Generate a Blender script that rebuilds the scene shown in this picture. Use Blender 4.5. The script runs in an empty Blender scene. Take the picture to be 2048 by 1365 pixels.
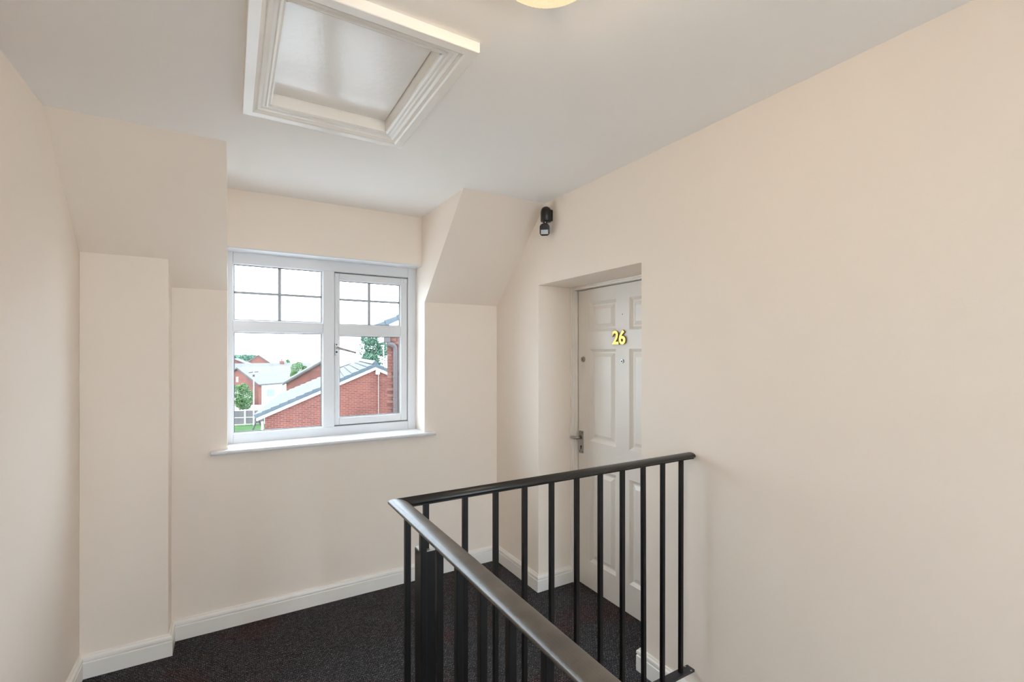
import bpy, math, random
from mathutils import Vector, Matrix
random.seed(7)
SC = bpy.context.scene
COL = SC.collection

# ------------------------------------------------------------------ camera
cam_d = bpy.data.cameras.new('camera')
cam_d.sensor_width = 36.0
cam_d.lens = 946.4 / 2048 * 36.0
cam_d.shift_y = 24.5 / 2048
cam_d.clip_end = 1000
cam_d.clip_start = 0.02
cam = bpy.data.objects.new('camera', cam_d)
cam.location = (0, 0, 1.53)
cam.rotation_euler = (math.radians(90), 0, math.radians(-30.689))
COL.objects.link(cam)
SC.camera = cam

# ------------------------------------------------------------------ world, exposure
SKY = 6.0
world = bpy.data.worlds.new('sky')
SC.world = world
world.use_nodes = True
bg = world.node_tree.nodes['Background']
bg.inputs[0].default_value = (0.76, 0.88, 1.0, 1)
bg.inputs[1].default_value = SKY
SC.view_settings.view_transform = 'Standard'
SC.view_settings.look = 'None'
SC.view_settings.gamma = 1
SC.view_settings.use_curve_mapping = False
SC.view_settings.exposure = 1.02
SC.cycles.use_denoising = True
SC.cycles.max_bounces = 14
SC.cycles.diffuse_bounces = 9
SC.cycles.transparent_max_bounces = 24
SC.cycles.caustics_reflective = False
SC.cycles.caustics_refractive = False
SC.cycles.sample_clamp_indirect = 6

LAMP_W = 6.8        # each ceiling lamp
LAMP_COL = (1.0, 0.84, 0.66)

# ------------------------------------------------------------------ materials
MATS = {}
def mat(name, col, rough=0.6, spec=0.5, metal=0.0, vary=0.0, vscale=3.0, bump=0.0, bscale=200.0, coat=0.0):
    m = bpy.data.materials.new(name)
    m.use_nodes = True
    nt = m.node_tree
    b = nt.nodes['Principled BSDF']
    b.inputs['Base Color'].default_value = (*col, 1)
    b.inputs['Roughness'].default_value = rough
    b.inputs['Specular IOR Level'].default_value = spec
    b.inputs['Metallic'].default_value = metal
    if coat:
        b.inputs['Coat Weight'].default_value = coat
        b.inputs['Coat Roughness'].default_value = 0.1
    if vary or bump:
        tc = nt.nodes.new('ShaderNodeTexCoord')
    if vary:
        n = nt.nodes.new('ShaderNodeTexNoise')
        n.inputs['Scale'].default_value = vscale
        n.inputs['Detail'].default_value = 5
        nt.links.new(tc.outputs['Object'], n.inputs['Vector'])
        r = nt.nodes.new('ShaderNodeValToRGB')
        r.color_ramp.elements[0].position = 0.3
        r.color_ramp.elements[1].position = 0.7
        r.color_ramp.elements[0].color = (*[c * (1 - vary) for c in col], 1)
        r.color_ramp.elements[1].color = (*[min(1, c * (1 + vary)) for c in col], 1)
        nt.links.new(n.outputs['Fac'], r.inputs['Fac'])
        nt.links.new(r.outputs['Color'], b.inputs['Base Color'])
    if bump:
        n2 = nt.nodes.new('ShaderNodeTexNoise')
        n2.inputs['Scale'].default_value = bscale
        n2.inputs['Detail'].default_value = 3
        nt.links.new(tc.outputs['Object'], n2.inputs['Vector'])
        bp = nt.nodes.new('ShaderNodeBump')
        bp.inputs['Strength'].default_value = bump
        bp.inputs['Distance'].default_value = 0.002
        nt.links.new(n2.outputs['Fac'], bp.inputs['Height'])
        nt.links.new(bp.outputs['Normal'], b.inputs['Normal'])
    MATS[name] = m
    return m

mat('wall_paint', (0.870, 0.780, 0.693), 0.62, 0.35, vary=0.012, vscale=1.5, bump=0.12, bscale=260)
mat('ceiling_paint', (0.900, 0.870, 0.838), 0.75, 0.3, vary=0.012, vscale=1.2, bump=0.10, bscale=240)
mat('gloss_trim', (0.86, 0.83, 0.785), 0.22, 0.5, vary=0.02, vscale=8, bump=0.05, bscale=120)
mat('door_paint', (0.83, 0.80, 0.755), 0.34, 0.5, vary=0.02, vscale=4, bump=0.06, bscale=90)
mat('hatch_panel_paint', (0.90, 0.865, 0.825), 0.15, 0.7, bump=0.35, bscale=38)
mat('upvc', (0.72, 0.73, 0.75), 0.28, 0.5)
mat('gasket', (0.012, 0.012, 0.014), 0.6)
mat('glazing_bar', (0.3931, 0.4212, 0.4493), 0.4)
mat('black_metal', (0.0030, 0.0030, 0.0033), 0.38, 0.3)
mat('rail_worn_sheen', (0.105, 0.090, 0.076), 0.40, 0.6, vary=0.35, vscale=22, bump=0.25, bscale=140)  # real wear, base lightened further for the lamp and ceiling reflected on it
mat('rail_black', (0.012, 0.0115, 0.011), 0.34, 0.45, bump=0.15, bscale=140)
mat('base_bar_metal', (0.02, 0.02, 0.024), 0.4, 0.5)
mat('bare_steel', (0.42, 0.41, 0.39), 0.45, metal=0.8)
mat('handle_grey', (0.390, 0.377, 0.370), 0.4, 0.5)
mat('chrome', (0.42, 0.41, 0.39), 0.3, metal=1.0)
mat('brass', (0.50, 0.33, 0.09), 0.22, metal=1.0)
mat('dark_hole', (0.01, 0.01, 0.01), 0.5)
mat('sensor_black', (0.010, 0.010, 0.010), 0.30, 0.5)
mat('sensor_lens', (0.55, 0.57, 0.60), 0.25, 0.5)
mat('lamp_pan', (0.75, 0.72, 0.66), 0.4)
mat('pale_bounce_vinyl', (0.66, 0.64, 0.60), 0.4, 0.4, vary=0.05, vscale=2)  # unseen lower floor, made pale to bounce daylight up to the ceiling
mat('stair_carpet', (0.02, 0.02, 0.022), 0.95, 0.1, vary=0.4, vscale=90)
mat('fence_board', (0.0880, 0.0800, 0.0768), 0.9, 0.2, vary=0.15, vscale=2)
mat('conduit_pale', (0.156, 0.117, 0.105), 0.7)
mat('concrete', (0.55, 0.54, 0.52), 0.9, 0.2, vary=0.08, vscale=1)
mat('paving', (0.496, 0.488, 0.472), 0.95, 0.1, vary=0.08, vscale=0.3)
mat('lawn', (0.031, 0.063, 0.019), 0.95, 0.1, vary=0.25, vscale=0.6)
mat('white_barge', (0.85, 0.86, 0.88), 0.5)
mat('roof_tile', (0.056, 0.054, 0.053), 0.75, 0.1, vary=0.12, vscale=6)
mat('verge_tile', (0.037, 0.049, 0.058), 0.6, 0.4, vary=0.12, vscale=6)
mat('far_roof', (0.088, 0.084, 0.082), 0.9, 0.2, vary=0.06, vscale=1.5)
mat('far_roof_grey', (0.080, 0.080, 0.082), 0.9, 0.2, vary=0.06, vscale=1.5)
mat('render_wall', (0.540, 0.510, 0.465), 0.9, 0.2)
mat('drainpipe', (0.0360, 0.0258, 0.0258), 0.45, 0.4)
mat('mortar', (0.109, 0.088, 0.080), 0.95, 0.1)
mat('brick_red', (0.088, 0.036, 0.028), 0.9, 0.2, vary=0.18, vscale=14, bump=0.3, bscale=60)
mat('brick_pale', (0.105, 0.050, 0.038), 0.9, 0.2, vary=0.15, vscale=14, bump=0.3, bscale=60)
mat('brick_dark', (0.063, 0.024, 0.021), 0.9, 0.2, vary=0.15, vscale=14, bump=0.3, bscale=60)
mat('leaf', (0.062, 0.115, 0.040), 0.7, 0.3, vary=0.4, vscale=1.2)
mat('leaf_blue', (0.060, 0.115, 0.075), 0.7, 0.3, vary=0.4, vscale=1.0)
mat('bark', (0.14, 0.10, 0.07), 0.9)
mat('far_glass', (0.10, 0.12, 0.14), 0.1)
mat('gutter_dark', (0.018, 0.014, 0.012), 0.5)
mat('mast_white', (0.8, 0.8, 0.8), 0.5)

def brick_mat():
    m = bpy.data.materials.new('brickwork'); m.use_nodes = True
    nt = m.node_tree; b = nt.nodes['Principled BSDF']
    b.inputs['Roughness'].default_value = 0.9
    b.inputs['Specular IOR Level'].default_value = 0.2
    tc = nt.nodes.new('ShaderNodeTexCoord')
    sp = nt.nodes.new('ShaderNodeSeparateXYZ'); nt.links.new(tc.outputs['Object'], sp.inputs[0])
    ad = nt.nodes.new('ShaderNodeMath'); ad.operation = 'ADD'
    nt.links.new(sp.outputs['X'], ad.inputs[0]); nt.links.new(sp.outputs['Y'], ad.inputs[1])
    cb = nt.nodes.new('ShaderNodeCombineXYZ')
    nt.links.new(ad.outputs[0], cb.inputs['X']); nt.links.new(sp.outputs['Z'], cb.inputs['Y'])
    br = nt.nodes.new('ShaderNodeTexBrick')
    br.inputs['Color1'].default_value = (0.118, 0.041, 0.030, 1)
    br.inputs['Color2'].default_value = (0.090, 0.030, 0.024, 1)
    br.inputs['Mortar'].default_value = (0.150, 0.078, 0.062, 1)
    br.inputs['Scale'].default_value = 1.0
    br.inputs['Brick Width'].default_value = 0.225
    br.inputs['Row Height'].default_value = 0.075
    br.inputs['Mortar Size'].default_value = 0.010
    br.inputs['Mortar Smooth'].default_value = 0.2
    nt.links.new(cb.outputs[0], br.inputs['Vector'])
    no = nt.nodes.new('ShaderNodeTexNoise'); no.inputs['Scale'].default_value = 0.9; no.inputs['Detail'].default_value = 4
    nt.links.new(tc.outputs['Object'], no.inputs['Vector'])
    mx = nt.nodes.new('ShaderNodeMix'); mx.data_type = 'RGBA'; mx.blend_type = 'MULTIPLY'; mx.inputs['Factor'].default_value = 0.6
    rp = nt.nodes.new('ShaderNodeValToRGB')
    rp.color_ramp.elements[0].position = .35; rp.color_ramp.elements[0].color = (0.72, 0.72, 0.75, 1)
    rp.color_ramp.elements[1].position = .65; rp.color_ramp.elements[1].color = (1.15, 1.1, 1.05, 1)
    nt.links.new(no.outputs['Fac'], rp.inputs['Fac'])
    nt.links.new(br.outputs['Color'], mx.inputs['A']); nt.links.new(rp.outputs['Color'], mx.inputs['B'])
    nt.links.new(mx.outputs['Result'], b.inputs['Base Color'])
    bp = nt.nodes.new('ShaderNodeBump'); bp.inputs['Strength'].default_value = .6; bp.inputs['Distance'].default_value = .008
    iv = nt.nodes.new('ShaderNodeMath'); iv.operation = 'SUBTRACT'; iv.inputs[0].default_value = 1
    nt.links.new(br.outputs['Fac'], iv.inputs[1]); nt.links.new(iv.outputs[0], bp.inputs['Height'])
    nt.links.new(bp.outputs['Normal'], b.inputs['Normal'])
    MATS['brickwork'] = m
brick_mat()

def carpet_mat():
    m = bpy.data.materials.new('ribbed_carpet'); m.use_nodes = True
    nt = m.node_tree; L = nt.links.new; b = nt.nodes['Principled BSDF']
    b.inputs['Roughness'].default_value = 0.95; b.inputs['Specular IOR Level'].default_value = 0.12
    tc = nt.nodes.new('ShaderNodeTexCoord')
    mp = nt.nodes.new('ShaderNodeMapping'); L(tc.outputs['Object'], mp.inputs['Vector'])
    # ribs
    br = nt.nodes.new('ShaderNodeTexBrick')
    br.inputs['Scale'].default_value = 1; br.inputs['Brick Width'].default_value = 0.0155; br.inputs['Row Height'].default_value = 0.0100
    br.inputs['Mortar Size'].default_value = 0.0022; br.inputs['Mortar Smooth'].default_value = 0.8
    br.inputs['Color1'].default_value = (1, 1, 1, 1); br.inputs['Color2'].default_value = (0.40, 0.40, 0.40, 1); br.inputs['Mortar'].default_value = (0.05, 0.05, 0.05, 1)
    L(mp.outputs[0], br.inputs['Vector'])
    # colour: charcoal with flecks and brown stains
    n1 = nt.nodes.new('ShaderNodeTexNoise'); n1.inputs['Scale'].default_value = 210; n1.inputs['Detail'].default_value = 3
    L(tc.outputs['Object'], n1.inputs['Vector'])
    r1 = nt.nodes.new('ShaderNodeValToRGB')
    e = r1.color_ramp.elements
    e[0].position = .36; e[0].color = (.014, .0148, .0175, 1)
    e[1].position = .60; e[1].color = (.145, .147, .160, 1)
    x = e.new(.72); x.color = (.55, .55, .57, 1)
    L(n1.outputs['Fac'], r1.inputs['Fac'])
    n2 = nt.nodes.new('ShaderNodeTexNoise'); n2.inputs['Scale'].default_value = 2.6; n2.inputs['Detail'].default_value = 3
    L(tc.outputs['Object'], n2.inputs['Vector'])
    r2 = nt.nodes.new('ShaderNodeValToRGB')
    r2.color_ramp.elements[0].position = .52; r2.color_ramp.elements[0].color = (1, 1, 1, 1)
    r2.color_ramp.elements[1].position = .66; r2.color_ramp.elements[1].color = (1.15, .82, .76, 1)
    L(n2.outputs['Fac'], r2.inputs['Fac'])
    m1 = nt.nodes.new('ShaderNodeMix'); m1.data_type = 'RGBA'; m1.blend_type = 'MULTIPLY'; m1.inputs['Factor'].default_value = 1
    L(r1.outputs['Color'], m1.inputs['A']); L(r2.outputs['Color'], m1.inputs['B'])
    m2 = nt.nodes.new('ShaderNodeMix'); m2.data_type = 'RGBA'; m2.blend_type = 'MULTIPLY'; m2.inputs['Factor'].default_value = .85
    L(m1.outputs['Result'], m2.inputs['A']); L(br.outputs['Color'], m2.inputs['B'])
    L(m2.outputs['Result'], b.inputs['Base Color'])
    bp = nt.nodes.new('ShaderNodeBump'); bp.inputs['Strength'].default_value = .8; bp.inputs['Distance'].default_value = .004
    L(br.outputs['Color'], bp.inputs['Height']); L(bp.outputs['Normal'], b.inputs['Normal'])
    MATS['ribbed_carpet'] = m
carpet_mat()

def glass_mat(name, tint, refl):
    m = bpy.data.materials.new(name); m.use_nodes = True
    nt = m.node_tree; nt.nodes.clear()
    o = nt.nodes.new('ShaderNodeOutputMaterial'); mx = nt.nodes.new('ShaderNodeMixShader')
    t = nt.nodes.new('ShaderNodeBsdfTransparent'); g = nt.nodes.new('ShaderNodeBsdfGlossy')
    lw = nt.nodes.new('ShaderNodeLayerWeight'); lw.inputs['Blend'].default_value = 0.5
    pw = nt.nodes.new('ShaderNodeMath'); pw.operation = 'POWER'; pw.inputs[1].default_value = 5.0
    mu = nt.nodes.new('ShaderNodeMath'); mu.operation = 'MULTIPLY_ADD'; mu.inputs[1].default_value = 0.7; mu.inputs[2].default_value = refl
    t.inputs['Color'].default_value = (*tint, 1); g.inputs['Roughness'].default_value = 0.01
    nt.links.new(lw.outputs['Facing'], pw.inputs[0]); nt.links.new(pw.outputs[0], mu.inputs[0]); nt.links.new(mu.outputs[0], mx.inputs[0])
    nt.links.new(t.outputs[0], mx.inputs[1]); nt.links.new(g.outputs[0], mx.inputs[2])
    nt.links.new(mx.outputs[0], o.inputs[0])
    MATS[name] = m
glass_mat('window_glass', (0.97, 0.985, 0.985), 0.004)

def lamp_glass_mat():
    m = bpy.data.materials.new('lamp_glass'); m.use_nodes = True
    nt = m.node_tree; nt.nodes.clear(); L = nt.links.new
    o = nt.nodes.new('ShaderNodeOutputMaterial')
    t = nt.nodes.new('ShaderNodeBsdfTransparent'); t.inputs['Color'].default_value = (1, .97, .92, 1)
    em = nt.nodes.new('ShaderNodeEmission'); em.inputs['Color'].default_value = (1.0, .80, .48, 1); em.inputs['Strength'].default_value = .62
    gl = nt.nodes.new('ShaderNodeBsdfGlossy'); gl.inputs['Roughness'].default_value = .15; gl.inputs['Color'].default_value = (.9, .9, .9, 1)
    a = nt.nodes.new('ShaderNodeMixShader'); a.inputs[0].default_value = .12
    L(em.outputs[0], a.inputs[1]); L(gl.outputs[0], a.inputs[2])
    mx = nt.nodes.new('ShaderNodeMixShader'); mx.inputs[0].default_value = .55
    L(t.outputs[0], mx.inputs[1]); L(a.outputs[0], mx.inputs[2]); L(mx.outputs[0], o.inputs[0])
    MATS['lamp_glass'] = m
lamp_glass_mat()

# ------------------------------------------------------------------ builders
class MB:
    def __init__(s): s.v = []; s.f = []
    def add(s, vs, fs):
        n = len(s.v); s.v += [tuple(p) for p in vs]; s.f += [tuple(i + n for i in f) for f in fs]; return s
    def box(s, a, b):
        x0, y0, z0 = [min(p, q) for p, q in zip(a, b)]; x1, y1, z1 = [max(p, q) for p, q in zip(a, b)]
        return s.add([(x0,y0,z0),(x1,y0,z0),(x1,y1,z0),(x0,y1,z0),(x0,y0,z1),(x1,y0,z1),(x1,y1,z1),(x0,y1,z1)],
                     [(0,3,2,1),(4,5,6,7),(0,1,5,4),(1,2,6,5),(2,3,7,6),(3,0,4,7)])
    def prism(s, poly, axis, a, b):
        """poly: list of 2D points in the other two axes (in xyz order); extruded along axis from a to b"""
        def P(p, t):
            q = list(p); q.insert(axis, t); return tuple(q)
        n = len(poly)
        vs = [P(p, a) for p in poly] + [P(p, b) for p in poly]
        fs = [tuple(range(n))[::-1], tuple(range(n, 2 * n))] + [(i, (i + 1) % n, (i + 1) % n + n, i + n) for i in range(n)]
        return s.add(vs, fs)
    def tube(s, pts, r, n=10, cap=True):
        pts = [Vector(p) for p in pts]; rs = r if isinstance(r, (list, tuple)) else [r] * len(pts)
        rings = []; up = None
        for i, p in enumerate(pts):
            d = (pts[min(i + 1, len(pts) - 1)] - pts[max(i - 1, 0)]).normalized()
            if up is None:
                up = Vector((0, 0, 1)) if abs(d.z) < .9 else Vector((1, 0, 0))
            a = d.cross(up).normalized(); up = a.cross(d).normalized()
            rings.append([p + (a * math.cos(2 * math.pi * k / n) + up * math.sin(2 * math.pi * k / n)) * rs[i] for k in range(n)])
        vs = [q for rg in rings for q in rg]; fs = []
        for i in range(len(pts) - 1):
            for k in range(n):
                fs.append((i * n + k, i * n + (k + 1) % n, (i + 1) * n + (k + 1) % n, (i + 1) * n + k))
        if cap:
            fs.append(tuple(range(n))[::-1]); fs.append(tuple((len(pts) - 1) * n + k for k in range(n)))
        return s.add(vs, fs)
    def lathe(s, prof, n=24, center=(0, 0, 0), fl=None):
        """prof: (r,z) list about the vertical axis; fl(k) scales radius for ribs"""
        vs = []; fs = []; m = len(prof)
        for (r, z) in prof:
            for k in range(n):
                a = 2 * math.pi * k / n; q = r * (fl(k) if fl else 1)
                vs.append((center[0] + q * math.cos(a), center[1] + q * math.sin(a), center[2] + z))
        for i in range(m - 1):
            for k in range(n):
                fs.append((i * n + k, i * n + (k + 1) % n, (i + 1) * n + (k + 1) % n, (i + 1) * n + k))
        return s.add(vs, fs)
    def xf(s, M):
        s.v = [tuple(M @ Vector(p)) for p in s.v]; return s
    def mesh(s, name, m, smooth=False):
        me = bpy.data.meshes.new(name); me.from_pydata(s.v, [], s.f); me.update()
        import bmesh
        bm = bmesh.new(); bm.from_mesh(me); bmesh.ops.recalc_face_normals(bm, faces=bm.faces); bm.to_mesh(me); bm.free()
        me.materials.append(MATS[m])
        if smooth:
            for p in me.polygons: p.use_smooth = True
        return me
    def build(s, name, m, parent=None, bevel=0, smooth=False, seg=2, loc=None):
        o = bpy.data.objects.new(name, s.mesh(name, m, smooth)); COL.objects.link(o)
        if loc: o.location = loc
        if parent: o.parent = parent
        if bevel:
            bv = o.modifiers.new('bevel', 'BEVEL'); bv.width = bevel; bv.segments = seg; bv.limit_method = 'ANGLE'; bv.angle_limit = math.radians(40)
        return o

def tag(o, label, cat, group=None, kind=None):
    o['label'] = label; o['category'] = cat
    if group: o['group'] = group
    if kind: o['kind'] = kind
    return o
def empty(name, loc=(0, 0, 0), rz=0.0):
    o = bpy.data.objects.new(name, None); o.location = loc; o.rotation_euler = (0, 0, rz); o.empty_display_size = .1
    COL.objects.link(o); return o
def dup(o, parent, loc=None, rot=None, mat_name=None):
    c = o.copy(); COL.objects.link(c); c.parent = parent
    if loc is not None: c.location = loc
    if rot is not None: c.rotation_euler = rot
    return c

def mitre_points(path):
    """offset directions at each vertex of an open 2D path (left side positive)"""
    P = [Vector(p) for p in path]; N = []
    for i in range(len(P) - 1):
        d = (P[i + 1] - P[i]).normalized(); N.append(Vector((-d.y, d.x)))
    out = [N[0]]
    for i in range(1, len(P) - 1):
        out.append((N[i - 1] + N[i]) / (1 + N[i - 1].dot(N[i])))
    out.append(N[-1]); return P, out
def sweep_segment(path, i, prof):
    """segment i of the path with mitred ends; prof closed list of (offset,z)"""
    P, M = mitre_points(path); n = len(prof); vs = []
    for k in (i, i + 1):
        for (o, z) in prof:
            q = P[k] + M[k] * o; vs.append((q.x, q.y, z))
    fs = [(k, (k + 1) % n, (k + 1) % n + n, k + n) for k in range(n)] + [tuple(range(n))[::-1], tuple(range(n, 2 * n))]
    return MB().add(vs, fs)

# ------------------------------------------------------------------ room dimensions
XL, XR = -0.615, 1.70          # left and right walls
YB, YF = 3.087, -2.30          # knee wall under the window, wall behind the camera
H = 2.472                      # ceiling
YH, YW = 3.145, 3.264          # header over the window, window frame face
DX0, DX1 = -0.018, 1.137       # dormer cheeks
SY = 2.455                     # where the slope meets the flat ceiling
ZK = 1.88                      # top of the knee wall
SILL = 0.992
LOW = -2.75                    # floor of the storey below
WELL = (0.46, XR, -1.15, 1.29) # stairwell opening x0,x1,y0,y1

def S(name, mb, m, label, cat, **k):
    o = mb.build(name, m, **k); return tag(o, label, cat, kind='structure')

# floor slab with the stairwell cut out
fl = MB()
T = -0.22
fl.box((XL, YF, T), (WELL[0], YB + .3, 0)).box((WELL[0], WELL[3], T), (XR, YB + .3, 0)).box((WELL[0], YF, T), (XR, WELL[2], 0)).box((XR, 1.62, T), (2.12, 2.55, 0))
S('floor', fl, 'ribbed_carpet', 'charcoal ribbed carpet floor of the landing', 'floor')
S('floor_lower', MB().box((XL, YF, LOW - .1), (XR, YB + .3, LOW)), 'pale_bounce_vinyl', 'unseen vinyl floor at the foot of the stairs, made pale to bounce light upwards', 'floor')
# ceiling with an opening for the loft hatch
HX0, HX1, HY0, HY1 = 0.125, 0.561, 1.373, 1.983
ce = MB()
Z2 = H + .25
ce.box((XL - .2, YF - .2, H), (HX0, YB + .4, Z2)).box((HX1, YF - .2, H), (XR + .5, YB + .4, Z2)).box((HX0, YF - .2, H), (HX1, HY0, Z2)).box((HX0, HY1, H), (HX1, YB + .4, Z2))
ce.box((HX0, HY0, H + .1), (HX1, HY1, Z2))
S('ceiling', ce, 'ceiling_paint', 'flat off-white ceiling over the landing', 'ceiling')
# walls
S('wall_left', MB().box((XL - .2, YF - .2, LOW - .1), (XL, YB + .3, H)), 'wall_paint', 'plain cream wall at the left of the landing', 'wall')
RY0, RY1, RZ, RX = 1.642, 2.53, 1.968, 2.045    # door recess
wr = MB()
wr.box((XR, YF - .2, LOW - .1), (XR + .45, RY0, H)).box((XR, RY1, LOW - .1), (XR + .45, YB + .3, H))
wr.box((XR, RY0, RZ), (XR + .45, RY1, H)).box((XR, RY0, LOW - .1), (XR + .45, RY1, T)).box((RX, RY0, T), (XR + .45, RY1, RZ))
S('wall_right', wr, 'wall_paint', 'long cream wall on the right with the recessed door', 'wall')
YO = YB + .30
wb = MB()
wb.box((XL, YB, LOW - .1), (DX0, YO, ZK)).box((DX1, YB, LOW - .1), (XR, YO, ZK))
wb.box((DX0, YB, LOW - .1), (DX1, YO, SILL - .024)).box((DX0, YH, 2.142), (DX1, YO, H))
S('wall_back', wb, 'wall_paint', 'cream knee wall around and under the dormer window', 'wall')
slope = [(SY, H), (YO, H), (YO, ZK), (YB, ZK)]
S('ceiling_slope', MB().prism(slope, 0, XL, DX0), 'wall_paint', 'sloping cream ceiling to the left of the dormer window', 'sloped ceiling')
S('ceiling_slope', MB().prism(slope, 0, DX1, XR), 'wall_paint', 'sloping cream ceiling between the dormer window and the door wall', 'sloped ceiling')
PX, PY = -0.273, 2.95
zt = ZK + (YB - PY) * (H - ZK) / (YB - SY)
S('wall_pier', MB().prism([(PY, 0), (YB, 0), (YB, ZK), (PY, zt)], 0, XL, PX), 'wall_paint', 'boxed-in cream pier in the left corner beside the window', 'wall', bevel=.003)
# wall behind the camera with an opening for the added glazing
wf = MB()
FX0, FX1, FZ0, FZ1 = 0.10, 1.60, -2.30, 2.38
wf.box((XL, YF - .2, LOW - .1), (FX0, YF, H)).box((FX1, YF - .2, LOW - .1), (XR, YF, H)).box((FX0, YF - .2, LOW - .1), (FX1, YF, FZ0)).box((FX0, YF - .2, FZ1), (FX1, YF, H))
S('wall_front', wf, 'wall_paint', 'cream wall behind the viewer at the head of the stairs', 'wall')

# ------------------------------------------------------------------ skirting
SK = [(0, 0), (-.018, 0), (-.018, .072), (-.0145, .0755), (-.0145, .0785), (-.018, .082), (-.018, .090), (-.0165, .096), (-.011, .1005), (-.009, .1035), (-.0085, .1065), (-.004, .109), (0, .109)]
p1 = [(XL, YF), (XL, PY), (PX, PY), (PX, YB), (XR, YB), (XR, RY1), (1.962, RY1)]
names = [('baseboard_left', 'white gloss skirting board along the left wall'), ('baseboard_pier', 'white gloss skirting board across the front of the corner pier'),
         ('baseboard_pier', 'short white skirting return on the side of the corner pier'), ('baseboard_back', 'long white gloss skirting board under the window'),
         ('baseboard_right', 'white gloss skirting board between the back corner and the door'), ('baseboard_recess', 'short white skirting board inside the door recess')]
for i, (n, l) in enumerate(names):
    S(n, sweep_segment(p1, i, SK), 'gloss_trim', l, 'skirting board')
p2 = [(1.962, RY0), (XR, RY0), (XR, WELL[3])]
S('baseboard_recess', sweep_segment(p2, 0, SK), 'gloss_trim', 'white skirting board on the near side of the door recess', 'skirting board')
S('baseboard_right', sweep_segment(p2, 1, SK), 'gloss_trim', 'white gloss skirting board at the foot of the right wall behind the railing', 'skirting board')

# ------------------------------------------------------------------ dormer window
w1 = empty('window_1', (0.556, YW, SILL))
tag(w1, 'white plastic framed dormer window with four panes and a casement', 'window', kind='structure')
def wp(name, mb, m, parent=w1, **k):
    P = Vector((0.556, YW, SILL))
    if parent is not w1: P = Vector(parent['base'])
    mb.v = [tuple(Vector(p) - P) for p in mb.v]
    return mb.build(name, m, parent, **k)
FD = YW + .062
def ring(x0, x1, z0, z1, t, y0, y1):
    return MB().box((x0, y0, z0), (x0 + t, y1, z1)).box((x1 - t, y0, z0), (x1, y1, z1)).box((x0 + t, y0, z0), (x1 - t, y1, z0 + t)).box((x0 + t, y0, z1 - t), (x1 - t, y1, z1))
fr = MB()
fr.box((DX0 - .02, YW, SILL - .01), (.009, FD, 2.142)).box((1.080, YW, SILL - .01), (DX1 + .01, FD, 2.142))
fr.box((.009, YW, 2.066), (1.080, FD, 2.142)).box((.009, YW, SILL - .01), (1.080, FD, 1.049))
wp('window_frame', fr, 'upvc', bevel=.004)
wp('rebate', ring(.575, 1.088, 1.041, 2.074, .022, FD - .012, FD - .001), 'upvc')
wp('mullion', MB().box((.512, YW + .001, 1.045), (.584, FD, 2.07)), 'upvc', bevel=.005)
wp('transom', MB().box((.005, YW + .003, 1.660), (.515, FD, 1.726)), 'upvc', bevel=.006)
YG = YW + .036
def light(x0, x1, z0, z1, gy, parent):
    wp('glazing_bead', ring(x0 - .004, x1 + .004, z0 - .004, z1 + .004, .010, gy - .022, gy - .006), 'upvc', parent)
    wp('gasket', ring(x0 + .004, x1 - .004, z0 + .004, z1 - .004, .0050, gy - .014, gy - .004), 'gasket', parent)
    pn = MB().box((x0 - .004, gy - .002, z0 - .004), (x1 + .004, gy + .002, z1 + .004))
    return wp('pane', pn, 'window_glass', parent)
def bars(xv, zh, x0, x1, z0, z1, gy, parent):
    wp('glazing_bar', MB().box((xv - .009, gy - .006, z0), (xv + .009, gy + .006, z1)), 'glazing_bar', parent)
    wp('glazing_bar', MB().box((x0, gy - .0055, zh - .007), (x1, gy + .0055, zh + .007)), 'glazing_bar', parent)
light(.009, .512, 1.726, 2.068, YG, w1); light(.009, .512, 1.049, 1.660, YG, w1)
bars(.261, 1.897, .013, .508, 1.730, 2.064, YG, w1)
sash = empty('casement_sash'); sash.parent = w1; sash.location = (0, .012, 0)
sash['base'] = (0.556, YW + .012, SILL)
YS = YW + .014
wp('sash_frame', MB().box((.586, YS, 1.054), (.614, YS + .05, 2.060)).box((1.032, YS, 1.054), (1.078, YS + .05, 2.060)).box((.614, YS, 2.017), (1.032, YS + .05, 2.060)).box((.614, YS, 1.054), (1.032, YS + .05, 1.100)), 'upvc', sash, bevel=.004)
wp('sash_transom', MB().box((.610, YS + .001, 1.650), (1.036, YS + .05, 1.718)), 'upvc', sash, bevel=.006)
light(.614, 1.032, 1.718, 2.017, YS + .030, sash); light(.614, 1.032, 1.100, 1.650, YS + .030, sash)
bars(.817, 1.889, .618, 1.028, 1.722, 2.013, YS + .030, sash)
wp('hinge', MB().box((.587, YS - .006, 2.036), (.606, YS + .002, 2.056)), 'upvc', sash)
wp('hinge', MB().box((1.052, YS - .006, 2.030), (1.076, YS + .002, 2.052)), 'upvc', sash)
hp = MB().box((.586, YW - .012, 1.515), (.602, YW + .016, 1.595))
hd = wp('handle_plate', hp, 'upvc', sash, bevel=.004)
lv = MB().tube([(.594, YW - .005, 1.563), (.594, YW - .036, 1.563)], .007).tube([(.590, YW - .036, 1.566), (.625, YW - .040, 1.557), (.712, YW - .040, 1.533)], [.0085, .0085, .007])
wp('handle', lv, 'handle_grey', sash, smooth=True)
wp('lock_button', MB().tube([(.594, YW - .016, 1.538), (.594, YW - .008, 1.538)], .006), 'dark_hole', sash)
wp('lock_button', MB().tube([(.594, YW - .016, 1.586), (.594, YW - .008, 1.586)], .004), 'dark_hole', sash)
sl = MB()
sl.prism([(3.040, SILL - .022), (3.034, SILL - .011), (3.040, SILL), (YW + .01, SILL), (YW + .01, SILL - .022)], 0, DX0 + .002, DX1 - .002)
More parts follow.
